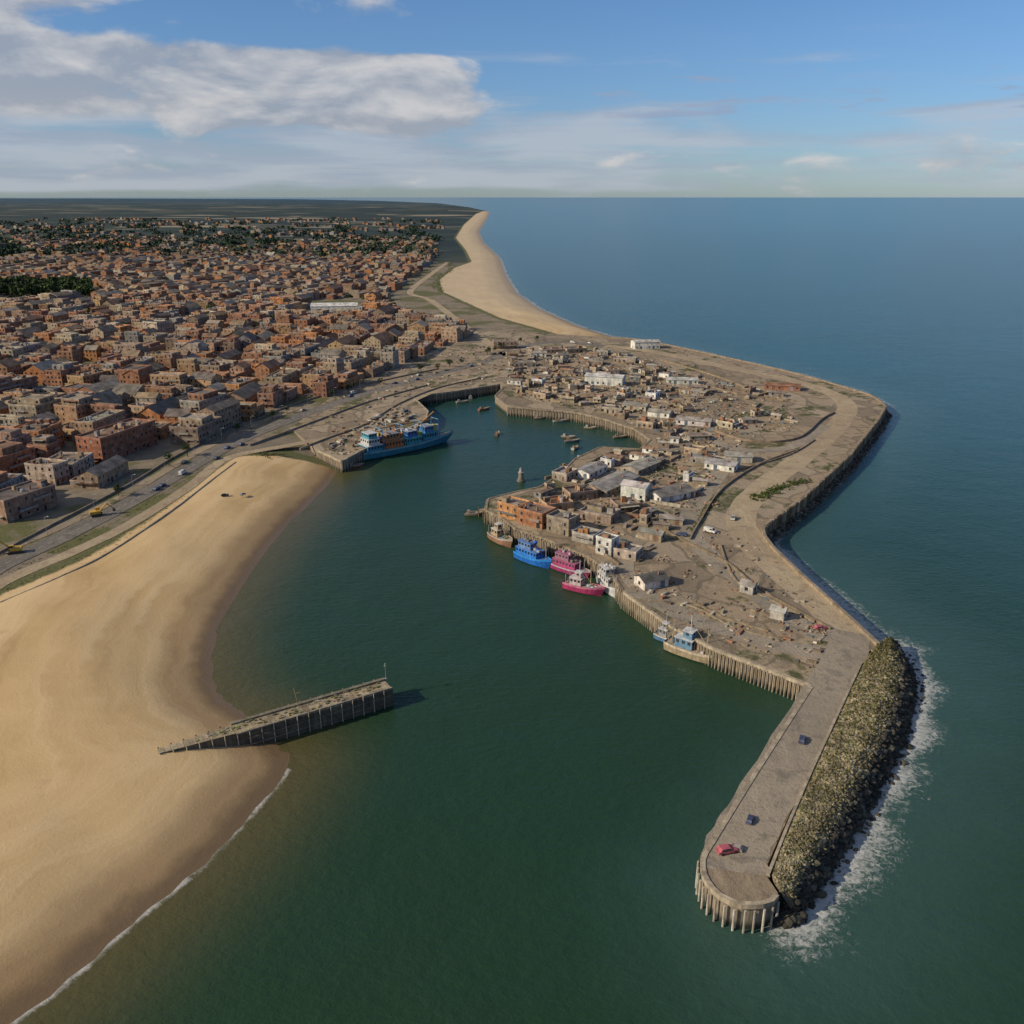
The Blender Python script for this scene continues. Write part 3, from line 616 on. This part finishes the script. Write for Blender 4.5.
# ------------------------------------------------------------------ vehicles
def car(col,van=False):
    mb=MB(); W=.88
    pr=[(-2.2,.35),(-2.2,.85),(-1.9,.95),(-1.55,1.42),(.35,1.45),(1.0,.98),(2.0,.85),(2.2,.6),(2.2,.35)] if not van else [(-2.5,.4),(-2.5,1.9),(-2.3,2.0),(1.2,2.0),(1.8,1.2),(2.4,1.05),(2.5,.8),(2.5,.4)]
    def ins(z): return W-(.14 if z>1.1 else 0)
    mb.loft([[(x,-ins(z),z) for x,z in pr],[(x,ins(z),z) for x,z in pr]],PT,col,True,True)
    if van: gl=[(.2,1.25),(.2,1.8),(1.15,1.8),(1.6,1.25)]
    else: gl=[(-1.6,1.0),(-1.4,1.36),(.28,1.38),(.85,1.0)]
    for s in (-1,1): mb.face([(x,s*(ins(z)+.02),z) for x,z in gl][::s],GS,(.02,.02,.02))
    a,b_=(pr[4],pr[5]) if not van else (pr[3],pr[4])
    mb.face([(a[0]+.08,-.66,a[1]-.04),(b_[0]+.02,-.74,b_[1]+.03),(b_[0]+.02,.74,b_[1]+.03),(a[0]+.08,.66,a[1]-.04)],GS,(.02,.02,.02))
    for x in (-1.35,1.4):
        for s in (-1,1):
            n=10; mb.loft([[(x+.33*math.cos(6.283*i/n),s*.74,.33+.33*math.sin(6.283*i/n)) for i in range(n)],[(x+.33*math.cos(6.283*i/n),s*.92,.33+.33*math.sin(6.283*i/n)) for i in range(n)]],PT,(.02,.02,.02),True,True)
    return mb
CC=[(.45,.11,.13),(.06,.07,.12),(.42,.41,.38),(.6,.58,.54),(.08,.1,.16),(.03,.03,.03),(.35,.3,.24)]
meshes=[]
for i,c in enumerate(CC):
    o=car(c,i==3).obj('parked_car'); meshes.append(o.data); bpy.data.objects.remove(o)
def putcar(u,v,deg,i=None,z=QZ+.07,sc=1):
    x,y=G(u,v,z); place('parked_car',meshes[random.randrange(len(CC)) if i is None else i],(x,y,z),math.radians(deg),sc)
putcar(727,852,15,0,sc=1.0); putcar(735,849,150,6,sc=.7); putcar(750,821,62,1,sc=.7); putcar(802,741,65,1,sc=.8)
putcar(225,496,30,5,5.6,.75); putcar(243,495,70,4,5.6,.65)
putcar(820,629,10,0,sc=.85)
cp=resample(smooth(GL(coast,QZ)),1.0); cn=normals(cp)
for _ in range(17):
    i=random.randrange(30,len(cp)-2); s=CH([-1,1]); x,y=cp[i]+cn[i]*s*CH([2.4,6.2]); a=math.atan2(-cn[i][0],cn[i][1])
    place('parked_car',CH(meshes[1:]),(x,y,QZ+.06),a)
for _ in range(16):
    x,y=G(U(530,740),U(360,560),QZ); q=np.array([[x,y]])
    if inside(q,QUAY)[0] and seg_dist(q,QUAY)[0]>4 and not any((x-a)**2+(y-b_)**2<(r+2)**2 for a,b_,r in occ): place('parked_car',CH(meshes[1:]),(x,y,QZ+.1),U(0,6))
mb=MB(); ye=(.55,.33,.04)
for s in (-1,1): mb.loft([[(-2,s*1.4+o,.1),(-2.3,s*1.4+o,.6),(-2,s*1.4+o,1.0),(2,s*1.4+o,1.0),(2.3,s*1.4+o,.6),(2,s*1.4+o,.1)] for o in (-.35,.35)],PT,(.03,.03,.03),True,True)
mb.box(-2.6,1.4,-1.4,1.4,1.15,2.3,PT,ye); mb.box(-.2,1.5,.2,1.45,2.3,3.4,PT,ye); mb.box(0,1.53,.3,1.48,2.5,3.2,GS,(0,0,0))
mb.tube((1.2,-.4,2),(4.2,-.4,4.8),.32,6,PT,ye); mb.tube((4.2,-.4,4.8),(6.6,-.4,2.4),.25,6,PT,ye); mb.box(6.1,7.2,-1,.2,1.2,2.3,PT,(.1,.1,.1))
for u,v,a in ((15,553,200),(97,516,30)): x,y=G(u,v,QZ); mb.obj('excavator',(x,y,QZ+.05),math.radians(a))
mb=MB(); mb.cyl(0,0,0,.6,.16,n=8,c=(.2,.2,.2)); mb.cyl(0,0,.6,8,.09,.06,n=6,c=(.3,.3,.3)); mb.tube((0,0,7.9),(1.6,0,8.5),.05); mb.box(1.3,2.1,-.15,.15,8.4,8.55,PT,(.4,.4,.4))
lo_=mb.obj('street_lamp'); lm=lo_.data; bpy.data.objects.remove(lo_)
for i in range(10,len(cp),28): x,y=cp[i]+cn[i]*5.6; place('street_lamp',lm,(x,y,QZ),math.atan2(-cn[i][1],-cn[i][0]))
# ------------------------------------------------------------------ boats
def boat(L,B,hull,deck,cab,stripe=(.6,.6,.6),kind=0,fb=1.6):
    mb=MB(); n=12; rings=[];top=[]
    for i in range(n+1):
        t=i/n; x=-L/2+L*t; w=B/2*(min(1,.75+t*1.2) if t<.25 else 1)*(1 if t<.55 else max(.02,1-((t-.55)/.45)**2.0)); sh=fb*(1+.1*(1-t)**2+.65*max(0,t-.5)**1.5*2)
        x2=x+(.08*L*max(0,t-.6)/.4)
        rings.append([(x2,-w,sh),(x2-.02,-w*1.0,sh*.75),(x,-w*.9,.2),(x,-w*.5,-.6),(x,w*.5,-.6),(x,w*.9,.2),(x2-.02,w,sh*.75),(x2,w,sh)]); top.append((x2,w,sh))
    for a,b_ in zip(rings[:-1],rings[1:]):
        for j in range(7):
            mb.face([a[j],b_[j],b_[j+1],a[j+1]],PT,stripe if j in (0,6) else hull)
    mb.face(rings[0],PT,hull)
    for a,b_ in zip(top[:-1],top[1:]):
        dz=.35; mb.face([(a[0],-a[1]*.96,a[2]-dz),(b_[0],-b_[1]*.96,b_[2]-dz),(b_[0],b_[1]*.96,b_[2]-dz),(a[0],a[1]*.96,a[2]-dz)],PT,deck)
    z=fb-.2
    def cabin(x0,x1,w,h,zz,c,rc=(.6,.58,.55)):
        mb.box(x0,x1,-w,w,zz,zz+h,PT,c); mb.box(x0-.2,x1+.25,-w-.15,w+.15,zz+h+.003,zz+h+.15,PT,rc)
        for s in sides(x0,x1,-w,w):
            k=max(1,int(s[3]/1.3))
            for q in range(k): a=(q+.5)*s[3]/k; wq(mb,s,a-.4,a+.4,zz+h*.5,zz+h*.85,.03,GS,(0,0,0))
    if kind==0:
        cabin(-L*.32,-L*.02,B*.3,2.3,z,cab); cabin(-L*.2,-L*.04,B*.22,1.8,z+2.5,cab)
        mb.tube((-L*.1,0,z+4),(-L*.1,0,z+8.5),.09,6,PT,(.5,.5,.5)); mb.tube((L*.2,0,z),(L*.2,0,z+6.5),.11,6,PT,(.45,.35,.2)); mb.tube((L*.2,0,z+1.5),(-L*.02,0,z+5.5),.07,5,PT,(.45,.35,.2)); mb.tube((L*.2,0,z+6.4),(L*.5,0,z+1.6),.03)
        mb.tube((-L*.42,-B*.35,z),(-L*.42,-B*.35,z+3.2),.1);mb.tube((-L*.42,B*.35,z),(-L*.42,B*.35,z+3.2),.1);mb.tube((-L*.42,-B*.35,z+3.1),(-L*.42,B*.35,z+3.1),.1)
        for _ in range(8): x=U(.02,.3)*L; y=U(-.3,.3)*B; mb.box(x,x+.7,y,y+.6,z,z+.5,PT,jit(CH([(.5,.3,.1),(.1,.2,.4),(.5,.5,.5),(.1,.3,.2)])))
        mb.cyl(-L*.38,0,z,z+1.4,.5,n=8,m=PT,c=(.12,.12,.12))
    elif kind==1:
        rc=tuple(x*.6+.1 for x in cab); c2=tuple(x*.5+.12 for x in cab)
        cabin(-L*.42,L*.22,B*.38,2.4,z,cab,rc); cabin(-L*.36,L*.02,B*.32,2.1,z+2.6,c2,rc); mb.tube((0,0,z+2),(0,0,z+8.5),.09,6,PT,(.3,.25,.18)); mb.tube((0,0,z+3),(L*.3,0,z+7),.06,5,PT,(.35,.3,.2))
        mb.tube((L*.4,0,z),(L*.4,0,z+4.5),.08,5,PT,(.5,.5,.5)); mb.tube((-L*.3,0,z+4),(-L*.36,0,z+8),.06)
        for _ in range(14): x=U(-.38,.18)*L; y=U(-.3,.2)*B; zz=z+(4.75 if x<0 else 2.6); mb.box(x,x+U(.5,1.2),y,y+U(.5,1),zz,zz+U(.3,.9),PT,jit(CH([cab,(.4,.38,.33),(.2,.17,.13),(.3,.25,.2)])))
    elif kind==2:
        mb.box(-L*.1,-L*.02,-B*.42,B*.42,z-.1,z+.1,PT,(.3,.2,.12)); mb.box(L*.15,L*.22,-B*.36,B*.36,z-.1,z+.1,PT,(.3,.2,.12)); mb.box(-L*.36,-L*.2,-B*.2,B*.2,z-.1,z+1.2,PT,cab)
    elif kind==3:
        cabin(-L*.46,-L*.3,B*.42,2.6,z,(.05,.25,.4)); cabin(-L*.44,-L*.32,B*.36,2.4,z+2.8,(.5,.5,.5)); cabin(-L*.43,-L*.34,B*.3,2.2,z+5.3,(.08,.3,.4))
        cabin(-L*.26,-L*.06,B*.4,3,z,(.5,.16,.05),(.45,.2,.1)); cabin(-L*.24,-L*.1,B*.3,2.6,z+3.2,(.42,.2,.08),(.3,.3,.28)); cabin(-L*.03,L*.14,B*.42,2.8,z,(.05,.33,.38),(.1,.4,.45)); cabin(0,L*.1,B*.3,2.4,z+3,(.06,.15,.4),(.5,.5,.5)); cabin(L*.18,L*.33,B*.34,3.4,z,(.05,.3,.42),(.1,.4,.45)); cabin(L*.2,L*.3,B*.28,2.4,z+3.6,(.07,.2,.45),(.4,.42,.4))
        for x in (-L*.28,-L*.045,L*.16,L*.36):
            for s in (-1,1): mb.tube((x,s*B*.4,z),(x,s*B*.3,z+8.5),.18,6,PT,(.06,.25,.45))
            mb.tube((x,-B*.3,z+8.4),(x,B*.3,z+8.4),.2,6,PT,(.06,.25,.45))
        mb.tube((-L*.28,0,z+8.4),(L*.36,0,z+8.4),.22,6,PT,(.5,.2,.05)); mb.tube((L*.1,0,z+5),(L*.32,-B*.2,z+12),.2,6,PT,(.6,.3,.06)); mb.tube((-L*.2,0,z+3),(-L*.2,0,z+11.5),.2,6,PT,(.55,.5,.4))
        for _ in range(34): x=U(-.28,.38)*L; y=U(-.3,.3)*B; s=U(.8,2.0); zz=z+U(2,4.5); mb.box(x,x+s,y,y+s,zz-1,zz+s,PT,jit(CH([(.05,.3,.4),(.5,.2,.06),(.05,.1,.35),(.5,.45,.1),(.5,.5,.5)])))
    return mb
def putboat(name,u,v,deg,*a,sc=1,**k):
    x,y=G(u,v,0.6); boat(*a,**k).obj(name,(x,y,.2),math.radians(deg),sc)
putboat('harbour_ship',405,449,40,44,9,(.05,.22,.30),(.3,.26,.2),(.1,.3,.4),(.22,.36,.4),3,fb=3.0,sc=1.28)
putboat('blue_fishing_boat',533,561,-45,15,5.4,(.02,.15,.55),(.1,.2,.4),(.03,.2,.62),(.03,.25,.65),1,fb=2.4,sc=1.1)
putboat('magenta_houseboat',570,571,-40,15,5,(.33,.04,.14),(.3,.2,.2),(.40,.06,.18),(.4,.35,.38),1,fb=2.0,sc=1.05)
putboat('magenta_fishing_boat',583,590,-30,13,4.4,(.36,.04,.12),(.35,.25,.2),(.5,.4,.4),(.5,.15,.25),0,fb=2.2,sc=1.1)
putboat('white_trawler',609,589,-72,12,4.4,(.55,.54,.52),(.4,.38,.35),(.66,.65,.62),(.6,.6,.58),1,fb=2.4,sc=1.15)
putboat('rusty_fishing_boat',501,541,-55,12,4.8,(.3,.16,.1),(.35,.28,.2),(.4,.3,.2),(.4,.35,.3),0,fb=2.2,sc=1.15)
putboat('work_boat',695,655,-38,15,5.2,(.38,.30,.2),(.4,.33,.25),(.14,.26,.38),(.5,.42,.32),0,fb=2.2,sc=1.25)
putboat('work_boat',668,640,-40,9,3.6,(.1,.2,.35),(.3,.25,.2),(.3,.3,.3),(.5,.45,.4),0,fb=1.8)
putboat('moored_barge',474,514,0,8,3.5,(.25,.2,.14),(.3,.25,.18),(.3,.25,.2),(.3,.25,.2),2,fb=1.2)
for u,v,dg in [(497,434,80),(484,409,40),(572,441,10),(568,437,-20),(512,414,20),(540,418,5),(560,421,10),(598,456,0),(582,458,30),(462,402,20),(470,397,100),(355,466,20),(545,496,30),(500,506,10),(590,428,-20),(575,448,60),(620,437,10),(568,466,30),(556,478,50),(530,495,10)]:
    putboat('small_fishing_boat',u,v,dg,U(6,9),2.8,jit(CH([(.2,.15,.1),(.35,.33,.3),(.12,.14,.18),(.3,.14,.1)])),(.3,.25,.18),CH([(.4,.4,.38),(.3,.2,.1)]),(.4,.36,.3),2,fb=1.1)
mb=MB(); mb.cyl(0,0,-.5,.8,2.0,2.0,n=14,c=(.2,.18,.15)); mb.cyl(0,0,.8,4.2,1.5,1.1,n=12,m=PT,c=(.22,.2,.17)); mb.cyl(0,0,4.2,4.6,1.5,n=12,c=(.4,.37,.32)); mb.cyl(0,0,4.6,6.2,.8,.7,n=10,c=(.42,.4,.36)); mb.cyl(0,0,6.2,7.0,.9,.05,n=8,c=(.2,.18,.16))
x,y=G(521,481,0); mb.obj('channel_beacon',(x,y,0))
mb=MB(); 
for i in range(9): mb.box(i*1.5,i*1.5+1.42,-2.5,2.5,3.3,3.5,W_,jit((.28,.22,.15)))
for i in range(0,10,2):
    for s in (-2.4,2.4): mb.cyl(i*1.5-.1,s,-2,4.4,.2,n=6,m=W_,c=(.2,.16,.11))
x,y=G(481,511,3.3); mb.obj('landing_stage',(x,y,0),math.radians(25))
# ------------------------------------------------------------------ vegetation
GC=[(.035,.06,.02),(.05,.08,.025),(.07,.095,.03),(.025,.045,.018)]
DG=[(.085,.095,.03),(.12,.12,.045),(.07,.085,.026),(.15,.135,.06)]
def crown(mb,x,y,z,r,h,n,cl=9,ls=.5,gc=GC):
    cs=[(x+random.gauss(0,r*.5),y+random.gauss(0,r*.5),z+h*U(.15,.95),r*U(.3,.55)) for _ in range(cl)]
    for i in range(n):
        c=CH(cs); d=rng.normal(size=3); d/=np.linalg.norm(d); rr=c[3]*U(.6,1.05); p=np.array(c[:3])+d*rr*np.array([1,1,.75])
        a=rng.normal(size=3); a/=np.linalg.norm(a); b_=np.cross(d+.6*rng.normal(size=3),a); b_/=np.linalg.norm(b_)+1e-6; s=ls*U(.6,1.3)
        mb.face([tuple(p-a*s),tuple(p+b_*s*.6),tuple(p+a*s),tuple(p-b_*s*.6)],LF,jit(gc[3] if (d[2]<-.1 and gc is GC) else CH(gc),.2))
mb=MB()
for _ in range(170):
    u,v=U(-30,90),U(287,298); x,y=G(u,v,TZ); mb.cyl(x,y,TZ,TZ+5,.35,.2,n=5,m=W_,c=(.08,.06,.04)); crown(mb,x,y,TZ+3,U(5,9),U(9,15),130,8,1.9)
mb.obj('tree_grove')
mb=MB()
for x,y in gaps[:900]:
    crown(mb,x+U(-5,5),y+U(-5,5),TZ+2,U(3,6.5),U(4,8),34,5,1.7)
BG=[(.02,.038,.024),(.028,.05,.03),(.035,.055,.03)]
for _ in range(380):
    u=U(-20,440);v=U(216,258); x,y=G(u,v,TZ)
    if inside(np.array([[x,y]]),TOWN)[0]: crown(mb,x,y,TZ+2,U(10,30),U(5,9),50,9,4.5,BG)
for _ in range(130):
    x,y=cand[random.randrange(len(cand))][:2]
    if y<1000 and inside(np.array([[x,y]]),TOWN)[0]: crown(mb,x+9,y+7,TZ+2,U(2,4),U(3,6),60,6,.8)
mb.obj('distant_trees')
tm=[]
for k in range(3):
    mb=MB(); pts3=[(0,0,0),(U(-.3,.3),U(-.2,.2),2.2),(U(-.4,.4),0,4)]
    for a,b_,r0 in ((pts3[0],pts3[1],.28),(pts3[1],pts3[2],.2)): mb.tube(a,b_,r0,7,W_,(.09,.065,.045))
    for j in range(6): an=j*1.05+U(-.3,.3); mb.tube(pts3[1+j%2],(math.cos(an)*2.2,math.sin(an)*2.2,5+U(0,1.5)),.08,5,W_,(.09,.065,.045))
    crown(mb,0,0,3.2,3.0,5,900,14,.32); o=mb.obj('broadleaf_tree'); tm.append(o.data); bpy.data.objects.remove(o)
for i in range(20,len(cp)-5,16):
    if R()<.5: x,y=cp[i]+cn[i]*U(9,12); place('broadleaf_tree',CH(tm),(x,y,TZ),U(0,6),U(.5,.9))
def bushes(name,px,n,wd,hmax,z,r=(.7,1.5),gc=DG,k=40):
    mb=MB(); q=resample(smooth(GL(px,z)),.5)
    for _ in range(n): a=q[random.randrange(len(q))]; crown(mb,a[0]+random.gauss(0,wd*.6),a[1]+random.gauss(0,wd*.6),z-.3,U(*r),U(.4,hmax),k,3,.3,gc)
    mb.obj(name)
GG=[(.06,.09,.025),(.09,.12,.035),(.12,.14,.05),(.05,.07,.02)]
bushes('shrub_hedge',[(755,500),(775,490),(805,481)],150,2.4,1.8,QZ,gc=GG)
bushes('dune_grass',[(0,594),(60,568),(110,543),(170,503),(215,468),(236,455),(280,455)],900,3.4,.15,TZ-.15,(.4,.9),DG,16)
bushes('verge_grass',[(0,576),(70,545),(130,514),(190,477),(236,447)],300,1.2,.2,TZ-.1,(.4,.9),DG,16)
bushes('coast_scrub',[(440,292),(438,280),(452,268),(440,262),(400,290),(370,300)],300,7,2.0,TZ,(.8,2.4),GG)
bushes('shrub_hedge',[(690,530),(700,520),(718,494)],60,1.2,.7,QZ)
# ------------------------------------------------------------------ light, sky, camera
az=math.radians(250); el=math.radians(29)
sd=np.array([math.sin(az)*math.cos(el),math.cos(az)*math.cos(el),math.sin(el)])
from mathutils import Vector
l=bpy.data.lights.new('sun','SUN'); l.energy=4.5; l.angle=math.radians(.5); l.color=(1,.87,.68)
lo2=bpy.data.objects.new('sun',l); scene.collection.objects.link(lo2); lo2.rotation_euler=Vector(sd).to_track_quat('Z','Y').to_euler()
w=bpy.data.worlds.new('World'); scene.world=w; w.use_nodes=True; nt=w.node_tree; bg=nt.nodes['Background']
sk=nt.nodes.new('ShaderNodeTexSky'); sk.sky_type='NISHITA'; sk.sun_disc=False; sk.sun_elevation=el; sk.sun_rotation=az; sk.air_density=1.0; sk.dust_density=.3; sk.ozone_density=3.0; sk.altitude=100
tc=nt.nodes.new('ShaderNodeTexCoord').outputs['Generated']; s=SEP(nt,tc)
azn=M(nt,'ARCTAN2',s[0],s[1]); eln=s[2]
def cv(ax,ey,off=0,seed=0):
    c=nt.nodes.new('ShaderNodeCombineXYZ'); nt.links.new(M(nt,'MULTIPLY',azn,ax),c.inputs[0]); nt.links.new(M(nt,'MULTIPLY',M(nt,'ADD',eln,off),ey),c.inputs[1]); c.inputs[2].default_value=seed; return c.outputs[0]
sky=MIX(nt,1.0,sk.outputs[0],MIX(nt,SS(nt,eln,0,.17),(.56,.71,.98),(.60,.79,1.04)),'MULTIPLY')
def cloud(ax,ey,seed,up=.012,det=9):
    a=NO(nt,cv(ax,ey,0,seed),1,det,.56,.25); b_=NO(nt,cv(ax,ey,up,seed),1,det,.56,.25); return a,b_
# broad hazy layer low over the land, thinning to seaward
a2,b2=cloud(5,42,9.1,.006,7)
hz=M(nt,'MULTIPLY',SS(nt,eln,.0,.012),SS(nt,eln,.12,.05))
hz=M(nt,'MULTIPLY',hz,SS(nt,azn,.35,-.25,.45,1.0))
thin=M(nt,'MULTIPLY',SS(nt,M(nt,'ADD',a2,M(nt,'MULTIPLY',hz,.30)),.52,.80),SS(nt,eln,.16,.11))
sky=MIX(nt,M(nt,'MULTIPLY',thin,.75),sky,MIX(nt,SS(nt,b2,.4,.6),(3.5,4.0,5.0),(4.6,5.0,5.7)))
a,b_=cloud(7.5,19,5.1,.013)
left=M(nt,'MULTIPLY',SS(nt,azn,.02,-.12),M(nt,'MULTIPLY',SS(nt,eln,.05,.08),SS(nt,eln,.15,.125)))
top=M(nt,'MULTIPLY',SS(nt,azn,-.25,-.5),SS(nt,eln,.13,.17))
lo_m=M(nt,'MULTIPLY',SS(nt,eln,.0,.03),SS(nt,eln,.07,.04))
bias=M(nt,'ADD',M(nt,'MULTIPLY',left,.36),M(nt,'ADD',M(nt,'MULTIPLY',lo_m,.04),M(nt,'MULTIPLY',top,.28)))
bias=M(nt,'SUBTRACT',bias,M(nt,'MULTIPLY',SS(nt,azn,-.1,.1),SS(nt,eln,.04,.08,.0,.1)))
den=SS(nt,M(nt,'ADD',a,bias),.57,.73)
lit=M(nt,'ADD',M(nt,'MULTIPLY',M(nt,'SUBTRACT',a,b_),4.5),.30,cl=True)
ccol=MIX(nt,lit,(3.3,3.65,4.3),(6.4,6.2,6.1))
sky=MIX(nt,M(nt,'MULTIPLY',den,.85),sky,ccol)
a3,b3=cloud(11,75,21.7,.004,7)
band3=M(nt,'MULTIPLY',M(nt,'MULTIPLY',SS(nt,eln,.06,.08),SS(nt,eln,.135,.11)),SS(nt,azn,.0,.1))
d3=SS(nt,M(nt,'MULTIPLY',a3,SS(nt,band3,0,1)),.54,.66); sky=MIX(nt,M(nt,'MULTIPLY',d3,.6),sky,(3.1,3.6,4.9))
nt.links.new(sky,bg.inputs[0]); bg.inputs[1].default_value=.1
cam=bpy.data.cameras.new('camera'); co=bpy.data.objects.new('camera',cam); scene.collection.objects.link(co)
cam.sensor_width=36; cam.lens=36*F/1024; cam.clip_start=1; cam.clip_end=300000
co.location=(0,0,H); co.rotation_euler=(math.pi/2-P,0,0); scene.camera=co
scene.view_settings.view_transform='Standard'; scene.view_settings.look='None'; scene.view_settings.exposure=0
